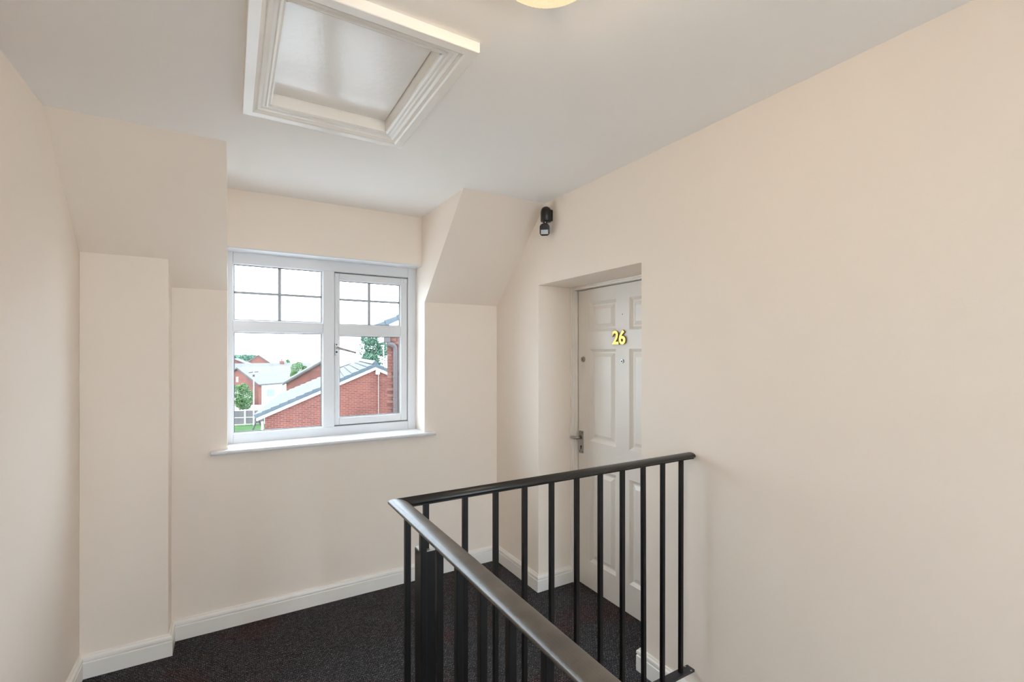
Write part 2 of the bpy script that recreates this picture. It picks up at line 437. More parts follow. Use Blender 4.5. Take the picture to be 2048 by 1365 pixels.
sl.prism([(3.040, SILL - .022), (3.034, SILL - .011), (3.040, SILL), (YB, SILL), (YB, SILL - .022)], 0, -.096, DX0 + .002)
sl.prism([(3.040, SILL - .022), (3.034, SILL - .011), (3.040, SILL), (YB, SILL), (YB, SILL - .022)], 0, DX1 - .002, 1.203)
wp('head_lining', MB().box((DX0 + .001, YH + .001, 2.134), (DX1 - .001, YW + .004, 2.142)), 'upvc')
wp('window_sill', sl, 'upvc', bevel=.003)

# unseen tall glazing behind the viewer, added to brighten the walls with daylight
w2 = empty('fill_window', (.9, YF, FZ0)); tag(w2, 'unseen tall white framed glazing added behind the viewer for fill daylight', 'window', kind='structure')
def w2p(name, mb, m):
    mb.v = [tuple(Vector(p) - Vector((.9, YF, FZ0))) for p in mb.v]; return mb.build(name, m, w2)
w2p('window_frame', ring(FX0, FX1, FZ0, FZ1, .05, YF - .16, YF - .10), 'upvc')
fxs = [FX0 + .05, .60, 1.10, FX1 - .05]; fzs = [FZ0 + .05, -.75, .85, FZ1 - .05]
for x in fxs[1:3]: w2p('mullion', MB().box((x - .025, YF - .16, FZ0 + .05), (x + .025, YF - .10, FZ1 - .05)), 'upvc')
for z in fzs[1:3]: w2p('transom', MB().box((FX0 + .05, YF - .158, z - .03), (FX1 - .05, YF - .102, z + .03)), 'upvc')
for i in range(3):
    for j in range(3):
        w2p('pane', MB().box((fxs[i] - .01, YF - .132, fzs[j] - .01), (fxs[i + 1] + .01, YF - .128, fzs[j + 1] + .01)), 'window_glass')
w2p('window_sill', MB().box((FX0, YF - .10, FZ0 - .022), (FX1, YF + .04, FZ0)), 'upvc')

# ------------------------------------------------------------------ front door of the flat
DXF = 2.0
d1 = empty('door_1', (DXF, 2.083, 0))
tag(d1, 'off-white six-panel flat door with brass number 26 in the recess', 'door', kind='structure')
def dp(name, mb, m, parent=d1, **k):
    mb.v = [tuple(Vector(p) - Vector((DXF, 2.083, 0))) for p in mb.v]; return mb.build(name, m, parent, **k)
DY0, DY1, DZ = 1.669, 2.497, 1.944
cols = [(2.138, 2.382), (1.784, 2.028)]; rows = [(1.668, 1.858), (.962, 1.556), (.180, .790)]
leaf = MB()
ys = [DY0, 1.784, 2.028, 2.138, 2.382, DY1]
for a, b in ((0, 1), (2, 3), (4, 5)): leaf.box((DXF, ys[a], .006), (DXF + .04, ys[b], DZ))
zs = [.006, .180, .790, .962, 1.556, 1.668, 1.858, DZ]
for a, b in ((0, 1), (2, 3), (4, 5), (6, 7)):
    for c in cols: leaf.box((DXF, c[0], zs[a]), (DXF + .04, c[1], zs[b]))
dp('door_leaf', leaf, 'door_paint')
for c in cols:
    for r in rows:
        pm = MB(); steps = [(0, 0), (.004, .004), (.018, .015), (.026, .015), (.048, .003), (.052, .003)]
        vs = []; fs = []
        for (ins, dep) in steps:
            vs += [(DXF + dep, c[0] + ins, r[0] + ins), (DXF + dep, c[1] - ins, r[0] + ins), (DXF + dep, c[1] - ins, r[1] - ins), (DXF + dep, c[0] + ins, r[1] - ins)]
        for k in range(len(steps) - 1):
            for q in range(4): fs.append((k * 4 + q, k * 4 + (q + 1) % 4, k * 4 + 4 + (q + 1) % 4, k * 4 + 4 + q))
        e = (len(steps) - 1) * 4; fs.append((e, e + 1, e + 2, e + 3))
        dp('door_panel', pm.add(vs, fs), 'door_paint')
# door lining with stop and moulding
fx = 1.962
def jamb(ya, yb):
    return MB().box((fx, ya, 0), (RX, yb, RZ))
dp('door_jamb', MB().box((fx, 2.503, 0), (RX, RY1, RZ)).box((fx + .014, 2.499, 0), (DXF - .004, 2.503, RZ - .02)).box((fx - .008, 2.517, 0), (fx, RY1, RZ)), 'gloss_trim', bevel=.003)
dp('door_jamb', MB().box((fx, RY0, 0), (RX, 1.663, RZ)).box((fx - .008, RY0, 0), (fx, 1.655, RZ)), 'gloss_trim', bevel=.003)
dp('door_head', MB().box((fx, 1.663, 1.948), (RX, 2.503, RZ)).box((fx - .008, 1.655, 1.958), (fx, 2.517, RZ)), 'gloss_trim', bevel=.003)
# furniture
pl = MB().box((DXF - .004, 2.446, .868), (DXF, 2.487, 1.016))
hdl = dp('handle_plate', pl, 'chrome', bevel=.0015)
dp('lever', MB().tube([(DXF - .003, 2.468, .970), (DXF - .040, 2.468, .970)], .0085).tube([(DXF - .040, 2.462, .970), (DXF - .043, 2.490, .972), (DXF - .041, 2.545, .966)], [.009, .009, .006]), 'chrome', hdl, smooth=True)
dp('keyhole', MB().tube([(DXF - .0052, 2.466, .912), (DXF - .0038, 2.466, .912)], .006).box((DXF - .0052, 2.4635, .893), (DXF - .0038, 2.4685, .912)), 'dark_hole', hdl)
for z in (.880, 1.004):
    for y in (2.452, 2.480):
        dp('screw', MB().tube([(DXF - .0055, y, z), (DXF - .003, y, z)], .0032, 8), 'dark_hole', hdl)
cyl = dp('cylinder_lock', MB().tube([(DXF - .010, 2.445, 1.490), (DXF, 2.445, 1.490)], [.0165, .0185], 20), 'chrome')
dp('key_slot', MB().box((DXF - .0112, 2.4435, 1.482), (DXF - .0098, 2.4465, 1.498)), 'dark_hole', cyl)
spy = dp('spyhole', MB().tube([(DXF - .007, 2.083, 1.482), (DXF, 2.083, 1.482)], [.010, .0125], 18), 'chrome')
dp('spyhole_lens', MB().tube([(DXF - .008, 2.083, 1.482), (DXF - .0065, 2.083, 1.482)], .006, 14), 'dark_hole', spy)
dp('screw_hole', MB().tube([(DXF - .001, 2.083, 1.762), (DXF + .001, 2.083, 1.762)], .003, 8), 'dark_hole')
def digit(ch, yl, z0):
    cu = bpy.data.curves.new('digit', 'FONT'); cu.body = ch; cu.size = .112; cu.extrude = .004; cu.bevel_depth = .0016; cu.bevel_resolution = 2; cu.offset = .0028
    tmp = bpy.data.objects.new('digit_tmp', cu); COL.objects.link(tmp)
    bpy.context.view_layer.update()
    me = bpy.data.meshes.new_from_object(tmp.evaluated_get(bpy.context.evaluated_depsgraph_get()))
    bpy.data.objects.remove(tmp); bpy.data.curves.remove(cu)
    me.materials.clear(); me.materials.append(MATS['brass'])
    M = Matrix(((0, 0, -1, -.006), (-1, 0, 0, yl - 2.083), (0, 1, 0, z0), (0, 0, 0, 1)))
    me.transform(M)
    o = bpy.data.objects.new('door_number', me); COL.objects.link(o); o.parent = d1
    o['label'] = 'polished brass digit ' + ch
    return o
digit('2', 2.160, 1.586); digit('6', 2.104, 1.586)

# ------------------------------------------------------------------ loft hatch
hz = H - .030
ht = empty('loft_hatch', (.343, 1.678, H)); tag(ht, 'white painted loft hatch with moulded frame in the ceiling', 'loft hatch')
def hpf(name, mb, m, **k):
    mb.v = [tuple(Vector(p) - Vector((.343, 1.678, H))) for p in mb.v]; return mb.build(name, m, ht, **k)
# profile: (distance outward from opening, z)
AR = [(0, H), (0, H - .014), (.006, H - .017), (.012, H - .0165), (.016, H - .013), (.024, H - .014), (.030, H - .019), (.040, H - .021), (.044, H - .018), (.050, H - .026), (.056, H - .0295), (.086, H - .030), (.088, H - .028), (.088, H)]
def frame_side(k):
    c = [(HX0, HY0), (HX1, HY0), (HX1, HY1), (HX0, HY1)]
    sg = [(-1, -1), (1, -1), (1, 1), (-1, 1)]
    a, b = k, (k + 1) % 4; n = len(AR); vs = []
    for q in (a, b):
        for (o, z) in AR: vs.append((c[q][0] + sg[q][0] * o, c[q][1] + sg[q][1] * o, z))
    return MB().add(vs, [(i, (i + 1) % n, (i + 1) % n + n, i + n) for i in range(n)] + [tuple(range(n))[::-1], tuple(range(n, 2 * n))])
for k in range(4): hpf('architrave', frame_side(k), 'gloss_trim')
t = .012; hb, htp = H - .013, H + .060
hpf('lining', MB().box((HX0, HY0, hb), (HX0 + t * .4, HY1, htp)), 'gloss_trim')
hpf('lining', MB().box((HX1 - t * .4, HY0, hb), (HX1, HY1, htp)), 'gloss_trim')
hpf('lining', MB().box((HX0, HY0, hb), (HX1, HY0 + t * .4, htp)), 'gloss_trim')
hpf('lining', MB().box((HX0, HY1 - t * .4, hb), (HX1, HY1, htp)), 'gloss_trim')
hpf('hatch_panel', MB().box((HX0 + .007, HY0 + .007, H + .031), (HX1 - .007, HY1 - .007, H + .049)), 'hatch_panel_paint', bevel=.002)

# ------------------------------------------------------------------ ceiling lamps
def ceiling_lamp(x, y, label):
    r = empty('ceiling_lamp', (x, y, H)); tag(r, label, 'ceiling lamp', 'round glass ceiling lamps')
    MB().lathe([(.001, 0), (.128, 0), (.130, -.004), (.130, -.042), (.126, -.046), (.001, -.046)], 48).build('pan', 'lamp_pan', r, smooth=False)
    rim = MB().lathe([(.137, -.040), (.143, -.044), (.144, -.050), (.140, -.056), (.136, -.052), (.137, -.040)], 64)
    rim.build('rim', 'lamp_glass', r, smooth=True)
    prof = [(.139, -.052), (.136, -.066), (.126, -.084), (.108, -.101), (.080, -.115), (.045, -.123), (.012, -.126), (.001, -.126)]
    MB().lathe(prof, 144, fl=lambda k: 1 + (.012 if k % 2 else -.004)).build('shade', 'lamp_glass', r)
    for a in (53, 173, 293):
        ca, sa = math.cos(math.radians(a)), math.sin(math.radians(a))
        MB().box((-.004, -.009, -.058), (.004, .009, -.036)).xf(Matrix.Translation((ca * .143, sa * .143, 0)) @ Matrix.Rotation(math.radians(a), 4, 'Z')).build('clip', 'bare_steel', r)
    ld = bpy.data.lights.new('bulb', 'POINT'); ld.energy = LAMP_W; ld.color = LAMP_COL; ld.shadow_soft_size = .035
    lo = bpy.data.objects.new('bulb', ld); lo.location = (0, 0, -.085); COL.objects.link(lo); lo.parent = r
ceiling_lamp(.604, .857, 'round ribbed glass ceiling lamp glowing warm above the railing')
ceiling_lamp(.20, -1.45, 'unseen ribbed glass ceiling lamp added behind the viewer for fill light')  # added out of view to even out the light on the landing

# ------------------------------------------------------------------ motion sensor
ms = empty('motion_sensor', (XR, 2.395, 2.384)); tag(ms, 'black motion sensor high in the corner above the door', 'motion sensor')
def mp_(name, mb, m, parent=ms, **k):
    return mb.build(name, m, parent, **k)
cap = [(.001, .047), (.014, .045), (.025, .037), (.031, .024), (.033, .008), (.033, -.042), (.030, -.046), (.001, -.046)]
mp_('housing', MB().lathe(cap, 28, (-.036, 0, 0)), 'sensor_black', smooth=True)
mp_('wall_plate', MB().box((-.036, -.026, -.042), (0, .026, .028)), 'sensor_black', bevel=.006)
mp_('swivel_arm', MB().tube([(-.040, 0, -.040), (-.042, 0, -.072)], .014, 14), 'sensor_black')
mp_('screw', MB().tube([(-.049, -.012, -.053), (-.046, -.008, -.053)], .004, 8), 'sensor_lens')
hdm = Matrix.Translation((-.048, -.004, -.096)) @ Matrix.Rotation(math.radians(52), 4, 'Z') @ Matrix.Rotation(math.radians(-16), 4, 'Y')
# head: rounded drum opening towards the landing
hp2 = MB().prism([(-.030, -.022), (-.022, -.036), (.022, -.036), (.030, -.022), (.030, .022), (.018, .036), (-.018, .036), (-.030, .022)], 0, -.026, .024).xf(hdm)
hdh = mp_('sensor_head', hp2, 'sensor_black', bevel=.007, seg=3)
ln = MB(); nseg = 8; vs = []
for k in range(nseg + 1):
    a = -1 + 2 * k / nseg
    for z in (-.026, .000): vs.append((-.026 - .010 * (1 - a * a), a * .022, z))
vs += [(-.022, -.022, -.026), (-.022, -.022, 0), (-.022, .022, -.026), (-.022, .022, 0)]
fs = [(2 * k, 2 * k + 2, 2 * k + 3, 2 * k + 1) for k in range(nseg)]
m0 = 2 * (nseg + 1)
fs += [tuple([2 * k for k in range(nseg + 1)] + [m0 + 2, m0]), tuple([2 * k + 1 for k in range(nseg + 1)] + [m0 + 3, m0 + 1])]
mp_('lens', ln.add(vs, fs).xf(hdm), 'sensor_lens', hdh)

# ------------------------------------------------------------------ stair railing
rl = empty('stair_railing', (.42, 1.357, 0)); tag(rl, 'black metal landing railing with worn, sheen-lightened handrail and thin balusters', 'railing')
RO = Vector((.42, 1.357, 0))
def rp(name, mb, m, **k):
    mb.v = [tuple(Vector(p) - RO) for p in mb.v]; return mb.build(name, m, rl, **k)
RZT = 1.104
hw = .0245
RP = [(hw * .82, RZT - .019), (hw * .97, RZT - .0165)] + [(hw * math.cos(t * math.pi / 14), RZT - .0125 + .0125 * math.sin(t * math.pi / 14)) for t in range(15)] + [(-hw * .97, RZT - .0165), (-hw * .82, RZT - .019)]
path = [(XR, 1.357), (.42, 1.357), (.42, -1.12)]
BRP = [(-.019, .170), (.019, .170), (.019, .180), (-.019, .180)]
CRP = [(-.015, RZT - .025), (.015, RZT - .025), (.015, RZT - .019), (-.015, RZT - .019)]
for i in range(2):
    hr = rp('handrail', sweep_segment(path, i, RP), ('rail_black', 'rail_worn_sheen')[i])
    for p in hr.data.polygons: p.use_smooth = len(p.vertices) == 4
    rp('core_bar', sweep_segment(path, i, CRP), 'black_metal')
    rp('base_bar', sweep_segment(path, i, BRP), 'base_bar_metal')
bz0, bz1 = .178, RZT - .023
def baluster_mesh():
    return MB().box((-.008, -.008, bz0), (.008, .008, bz1))
bm0 = None
pos = [(.504 + .0, 1.357), (.633, 1.357)] + [(.743 + .1118 * k, 1.357) for k in range(9)]
pos += [(.42, 1.275)] + [(.42, 1.152 - .1102 * k) for k in range(21)]
leans = {10: .003, 9: .002, 8: -.004}
for i, (x, y) in enumerate(pos):
    if bm0 is None:
        b = baluster_mesh().build('baluster', 'black_metal', rl, bevel=.0015); bm0 = b
    else:
        b = bm0.copy(); COL.objects.link(b); b.parent = rl
    b.location = (x - .42, y - 1.357, 0)
    if i in leans: b.rotation_euler = (0, leans[i], 0); b.location.x -= leans[i] * 1.08
rp('newel_post', MB().box((.478, 1.331, 0), (.530, 1.383, .942)), 'black_metal', bevel=.002)
rp('newel_cap', MB().box((.4795, 1.3325, .942), (.5285, 1.3815, .9445)), 'bare_steel')
for q in ((XR - .004, 1.340), (XR - .004, 1.372)):
    rp('base_screw', MB().tube([(q[0] - .016, q[1], .180), (q[0] - .016, q[1], .182)], .004, 8), 'bare_steel')

# ------------------------------------------------------------------ stairs below the opening
st = empty('staircase', (1.08, WELL[2], 0)); tag(st, 'carpeted stair flight going down inside the railed opening', 'staircase')
nst, rise, go = 13, .2, .235
for k in range(nst):
    z = -rise * (k + 1); y = WELL[2] + go * k
    if z < LOW + .05: break
    MB().box((WELL[0] + .04 - 1.08, y - WELL[2], z - .20), (XR - .006 - 1.08, y + go + .02 - WELL[2], z)).build('tread', 'stair_carpet', st, bevel=.008)
MB().box((WELL[0] - 1.08, 0, -2.7), (WELL[0] + .04 - 1.08, WELL[3] - WELL[2], -.0)).build('string_wall', 'wall_paint', st)

# ================================================================== outside
GZ = -5.6
g = MB().add([(-200, -200, GZ), (200, -200, GZ), (200, 400, GZ), (-200, 400, GZ)], [(0, 1, 2, 3)])
S('ground', g, 'paving', 'pale paved ground of the yards and roads outside', 'ground')
lw = MB().box((-14, 26, GZ), (16, 54.0, GZ + .03))
tag(lw.build('lawn', 'lawn'), 'mown green lawn in front of the grey fence', 'lawn', kind='structure')

# ---- neighbouring brick house with the tiled roof, gable towards the window
YN = 21.0
nth = math.radians(9.33)
nh = empty('brick_house', (1.92 * math.cos(nth) + YN * math.sin(nth), -1.92 * math.sin(nth) + YN * math.cos(nth), GZ), -nth); tag(nh, 'red brick gable house with grey tiled roof just outside the window', 'house')
NO = Vector((1.92, YN, GZ))
def npf(name, mb, m, parent=nh, off=NO, **k):
    mb.v = [tuple(Vector(p) - off) for p in mb.v]; return mb.build(name, m, parent, **k)
ax, az = 1.92, 1.02          # apex of the bargeboard top edge
ex, ez = -2.57, -0.93         # left eave end of the bargeboard
tp = (az - ez) / (ax - ex)   # pitch
ang = math.atan(tp)
LEN = 10.0
wl = -2.29; wr_ = 2 * ax - wl
npf('gable_wall', MB().prism([(wl, GZ), (wr_, GZ), (wr_, az - (ax - wl) * tp - .12), (ax, az - .12), (wl, az - (ax - wl) * tp - .12)], 1, YN, YN + LEN), 'brickwork')
for sgn in (-1, 1):
    E_ = ax + sgn * (ax - ex)
    npf('bargeboard', MB().prism([(E_, ez - .20), (ax, az - .20), (ax, az), (E_, ez)], 1, YN - .10, YN - .06), 'white_barge')
    npf('soffit', MB().prism([(E_, ez - .20), (ax, az - .20), (ax, az - .18), (E_, ez - .18)], 1, YN - .06, YN + .01), 'white_barge')
npf('fascia', MB().box((ex + .02, YN - .06, ez - .20), (ex + .05, YN + LEN, ez - .01)), 'white_barge')
npf('gutter', MB().box((ex - .10, YN - .04, ez - .08), (ex + .02, YN + LEN, ez + .00)), 'white_barge')
npf('downpipe', MB().tube([(-2.38, YN + .05, ez - .25), (-2.38, YN + .05, GZ)], .045, 10), 'white_barge')
# tiles of the slope facing the window: courses parallel to the ridge
slen = math.hypot(ax - ex, az - ez) + .06
ncs = 15; gauge = slen / ncs; ncol = 19; tw = LEN / ncol
tile = MB().prism([(-.02, .022), (gauge + .05, -.012), (gauge + .05, .014), (-.02, .066)], 1, 0.006, tw - .006)
def slope_loc(sd, y, side=-1):
    return Vector((ax + side * (slen - sd) * math.cos(ang), y, az - (slen - sd) * math.sin(ang) + .03))
t0 = None
R_L = (0, -ang, 0)
for i in range(ncs):
    for j in range(ncol):
        if t0 is None:
            o = tile.build('roof_tile', 'roof_tile', nh); t0 = o
        else:
            o = t0.copy(); COL.objects.link(o); o.parent = nh
        o.rotation_euler = R_L; o.location = slope_loc(i * gauge, YN - .02 + j * tw) - NO
# verge tiles
g_ = gauge
vt = MB().add([(-.03, -.150, -.107), (-.03, .02, -.107), (-.03, .02, .068), (-.03, -.150, .068),
               (g_ + .01, -.138, -.100), (g_ + .01, .02, -.100), (g_ + .01, .02, .034), (g_ + .01, -.138, .034)],
              [(0, 1, 2, 3), (4, 7, 6, 5), (0, 4, 5, 1), (1, 5, 6, 2), (2, 6, 7, 3), (3, 7, 4, 0)])
v0 = None
for i in range(ncs):
    if v0 is None:
        o = vt.build('verge_tile', 'verge_tile', nh, bevel=.006); v0 = o
    else:
        o = v0.copy(); COL.objects.link(o); o.parent = nh
    o.rotation_euler = R_L; o.location = slope_loc(i * gauge, YN) - NO
for i in range(ncs):
    o = v0.copy(); COL.objects.link(o); o.parent = nh
    o.rotation_euler = (0, -ang, math.pi); o.scale = (1, -1, 1); o.location = slope_loc(i * gauge, YN, 1) - NO
# far slope as one covering, ridge tiles on top
npf('far_slope', MB().prism([(ax, az + .02), (2 * ax - ex + .06, ez - .005), (2 * ax - ex + .06, ez + .05), (ax, az + .08)], 1, YN, YN + LEN), 'roof_tile')
npf('roof_deck', MB().prism([(ax, az - .03), (ex, ez - .03), (ex, ez + .02), (ax, az + .02)], 1, YN, YN + LEN), 'roof_tile')
rt = MB().prism([(-.13, -.06), (-.10, -.01), (-.05, .05), (0, .07), (.05, .05), (.10, -.01), (.13, -.06)], 1, 0.005, .44)
r0 = None
for k in range(23):
    if r0 is None: o = rt.build('ridge_tile', 'verge_tile', nh); r0 = o
    else: o = r0.copy(); COL.objects.link(o); o.parent = nh
    o.location = Vector((ax, YN - .15 + k * .45, az + .12)) - NO
npf('junction_box', MB().box((1.95, YN - .10, .62), (2.10, YN, .78)), 'white_barge', bevel=.02)
npf('conduit', MB().tube([(2.09, YN - .06, .90), (2.06, YN - .05, .70), (2.06, YN - .04, -1.9)], .022, 8), 'conduit_pale')

# ---- nearer wing with individually laid bricks, rotated a little
wang = math.radians(-17)
wg = empty('brick_wing', (3.25, 11.4, GZ), wang); tag(wg, 'nearer brick building corner with a drainpipe at the right of the view', 'house')
WZ = 2.20 - GZ - .10
pit = math.radians(24.5)
ww = 5.6
def wgp(name, mb, m, **k): return mb.build(name, m, wg, **k)
apx = ww / 2; apz = WZ + apx * math.tan(pit)
wgp('wall_core', MB().prism([(0.004, 0), (ww, 0), (ww, WZ), (apx, apz), (0.004, WZ)], 1, .012, 4.0), 'brickwork')
bl, bh = .215, .065
b0s = {}
brick = MB().box((0, 0, 0), (bl, .09, bh))
half = MB().box((0, 0, 0), (.1025, .09, bh))
bmesh_full = [brick.mesh('brick', m) for m in ('brick_red', 'brick_pale', 'brick_dark')]
bmesh_half = [half.mesh('brick', m) for m in ('brick_red', 'brick_pale', 'brick_dark')]
zc0 = int((-0.25 - GZ) / .075); nb = 0
for c in range(33):
    z = (zc0 + c) * .075
    odd = c % 2
    xs = [(0, bl) if not odd else (0, .1025)]
    x = xs[0][1] + .01; out = [(0, odd)]
    while x < 1.75:
        out.append((x, 0)); x += bl + .01
    for (x, hf) in out:
        if nb >= 296: break
        k = random.choices((0, 1, 2), (6, 3, 2))[0]
        o = bpy.data.objects.new('brick', (bmesh_half if hf else bmesh_full)[k]); COL.objects.link(o); o.parent = wg
        o.location = (x, -.002 + random.uniform(-.002, .002), z); nb += 1
wgp('bargeboard', MB().prism([(-.27, WZ - .27 * math.tan(pit) - .05), (apx, apz - .05), (apx, apz + .13), (-.27, WZ - .27 * math.tan(pit) + .13)], 1, -.10, -.06), 'white_barge')
wgp('soffit', MB().prism([(-.27, WZ - .27 * math.tan(pit) - .05), (apx, apz - .05), (apx, apz - .03), (-.27, WZ - .27 * math.tan(pit) - .03)], 1, -.06, .02), 'white_barge')
wgp('roof', MB().prism([(-.30, WZ - .30 * math.tan(pit) + .13), (apx, apz + .13), (ww + .3, WZ - .30 * math.tan(pit) + .13), (ww + .3, WZ - .30 * math.tan(pit) + .20), (apx, apz + .20), (-.30, WZ - .30 * math.tan(pit) + .20)], 1, -.08, 4.0), 'roof_tile')
vw0 = None
for i in range(9):
    if vw0 is None:
        o = MB().prism([(-.02, -.05), (.33, -.05), (.33, .06), (-.02, .085)], 1, -.13, .10).build('verge_tile', 'verge_tile', wg, bevel=.006); vw0 = o
    else:
        o = vw0.copy(); COL.objects.link(o); o.parent = wg
    o.rotation_euler = (0, -pit, 0); d = i * .32
    o.location = (-.32 + d * math.cos(pit), 0, WZ - .32 * math.tan(pit) + d * math.sin(pit) + .16)
px_ = .20
z_ = lambda z: z - GZ
wgp('drainpipe', MB().tube([(px_, -.09, 0), (px_, -.09, z_(1.60)), (px_ - .01, -.09, z_(1.68)), (px_ - .06, -.09, z_(1.735)), (px_ - .12, -.09, z_(1.75)), (px_ - .19, -.08, z_(1.80))], .058, 16), 'drainpipe', smooth=True)
wgp('hopper', MB().box((px_ - .28, -.15, z_(1.78)), (px_ - .12, -.01, z_(1.95))), 'drainpipe', bevel=.02)
wgp('branch_pipe', MB().tube([(px_ - .20, -.08, z_(1.93)), (px_ - .20, -.08, z_(2.25))], .05, 14), 'drainpipe', smooth=True)
wgp('pipe_collar', MB().tube([(px_ - .035, -.09, z_(1.715)), (px_ - .065, -.09, z_(1.738))], .068, 16), 'drainpipe')
for z in (.95, .18, .42):
    wgp('pipe_clip', MB().tube([(px_, -.09, z_(z)), (px_, -.09, z_(z) + .03)], .066, 16).box((px_ - .10, -.03, z_(z)), (px_ + .17, 0, z_(z) + .02)), 'drainpipe')

# ---- generic houses further off
def house(x, y, rz, L, W, eave, ridge, wall, roof, label, name='house', side=None, win=(), chim=None, ov=.25):
    """gable towards local -y, length along +y, corner at the front left"""
    r = empty(name, (x, y, GZ), rz); tag(r, label, 'house', 'houses seen through the window')
    e, q = eave - GZ, ridge - GZ
    MB().prism([(0, 0), (W, 0), (W, e), (W / 2, q), (0, e)], 1, 0, L).build('wall', wall, r)
    if side: MB().box((W - .01, .5, 0), (W + .03, L - .02, e)).build('side_wall', side, r)
    tt = (q - e) / (W / 2)
    for sg in (0, 1):
        a = -ov if not sg else W + ov
        ze = e - ov * tt
        MB().prism([(a, ze + .03), (W / 2, q + .03), (W / 2, q + .16), (a, ze + .16)], 1, -.2, L + .2).build('roof', roof, r)
        MB().prism([(a, ze - .08), (W / 2, q - .08), (W / 2, q + .05), (a, ze + .05)], 1, -.24, -.20).build('bargeboard', 'gutter_dark', r)
        MB().box((a - .06 if not sg else a - .04, -.1, ze - .05), (a + .04 if not sg else a + .06, L + .1, ze + .05)).build('gutter', 'gutter_dark', r)
    for (face, u, z, w, h) in win:
        if face == 'front':
            f = MB().box((u, -.05, z), (u + w, .02, z + h)).build('window', 'white_barge', r)
            MB().box((u + .07, -.07, z + .07), (u + w / 2 - .03, -.04, z + h - .07)).build('window_pane', 'far_glass', f)
            MB().box((u + w / 2 + .03, -.07, z + .07), (u + w - .07, -.04, z + h - .07)).build('window_pane', 'far_glass', f)
        else:
            xx = W if face == 'right' else 0; s = 1 if face == 'right' else -1
            f = MB().box((xx - .02 * s, u, z), (xx + .05 * s, u + w, z + h)).build('window', 'white_barge', r)
            MB().box((xx + .04 * s, u + .07, z + .07), (xx + .07 * s, u + w - .07, z + h - .07)).build('window_pane', 'far_glass', f)
    if chim:
        cx, cy, cw, ch = chim
        c = MB().box((cx - cw / 2, cy - cw / 2, q - .8), (cx + cw / 2, cy + cw / 2, q + ch)).build('chimney', 'brickwork', r)
        MB().tube([(cx, cy, q + ch), (cx, cy, q + ch + .35)], .13, 10).build('chimney_pot', 'mortar', c)
    return r
# second brick gable right behind the first roof
house(4.0, 44.1, math.radians(-9), 9, 5.3, -0.95, .68, 'brickwork', 'far_roof', 'plain red brick gable rising behind the grey tiled roof', win=())
# bungalow at the left: gable corner C to the left, long side receding
Fv = Vector((math.sin(math.radians(30.689)), math.cos(math.radians(30.689)))); Rv = Vector((Fv.y, -Fv.x))
Cc = Vector((3.23, 73.67)); Ld = (Rv * 1.7 + Fv * 4.5).normalized(); Gd = Vector((-Ld.y, Ld.x))
rzb = math.atan2(-Gd.y, -Gd.x); o_ = Cc + Gd * 7.74
house(o_.x, o_.y, rzb, 11, 7.74, -2.73, -.58, 'brickwork', 'far_roof', 'low brick bungalow with a wide pale roof beyond the fence', side='render_wall', win=(('right', 1.2, 1.0, 1.5, 1.1), ('right', 5.0, 1.0, 1.5, 1.1), ('front', 5.2, 1.0, 1.1, 1.0), ('front', 3.6, 3.1, .35, .7)))
# pale lean-to / porch roof in front of the bungalow's gable
house(-2.6, 67.0, math.radians(6), 6.5, 4.6, -3.3, -2.55, 'render_wall', 'far_roof_grey', 'small pale rendered outbuilding in front of the brick bungalow', win=(('front', 3.2, 1.0, .9, .9),))
# row further back
house(-1.2, 100.0, math.radians(-80), 14, 6.0, -2.6, -.45, 'render_wall', 'far_roof', 'long pale roofed house behind the bungalow', win=(), chim=(3.0, 9.0, .7, .55))
house(-2.0, 121.0, math.radians(-6), 8, 5.2, -1.0, .15, 'brickwork', 'far_roof', 'small brick gable house far off at the left edge of the window', win=())
house(3.4, 136.0, math.radians(-4), 9, 5.0, -.9, 1.00, 'brickwork', 'far_roof', 'tall narrow brick gable standing above the far pale roof', win=())
house(14.5, 86.0, math.radians(-8), 9, 7.0, -1.6, -.35, 'render_wall', 'far_roof', 'pale rendered house behind the round bush', win=(('front', 1.0, 2.6, 1.2, 1.0), ('front', 4.2, 2.6, 1.2, 1.0)))

# ---- fence
fe = empty('garden_fence', (1.19, 54.18, GZ)); tag(fe, 'grey board fence with white concrete posts behind the lawn', 'fence')
fd = Vector((1.63, -.45, 0)).normalized(); bay = 1.83
rzf = math.atan2(fd.y, fd.x); fe.rotation_euler = (0, 0, rzf)
p0 = None; q0 = None; c0 = None
for k in range(-5, 2):
    if p0 is None: o = MB().box((-.06, -.07, 0), (.06, .07, 1.50)).build('fence_post', 'white_barge', fe, bevel=.01); p0 = o
    else: o = p0.copy(); COL.objects.link(o); o.parent = fe
    o.location = (k * bay, 0, 0)
    for h in range(8):
        if q0 is None: o = MB().prism([(-.02, 0), (.02, 0), (.008, .182), (-.008, .182)], 0, .06, bay - .06).build('fence_board', 'fence_board', fe); q0 = o
        else: o = q0.copy(); COL.objects.link(o); o.parent = fe
        o.location = (k * bay, 0, .06 + h * .165)
    for z in (.70, 1.40):
        if c0 is None: o = MB().box((.06, -.035, 0), (bay - .06, .035, .05)).build('fence_rail', 'concrete', fe); c0 = o
        else: o = c0.copy(); COL.objects.link(o); o.parent = fe
        o.location = (k * bay, 0, z)

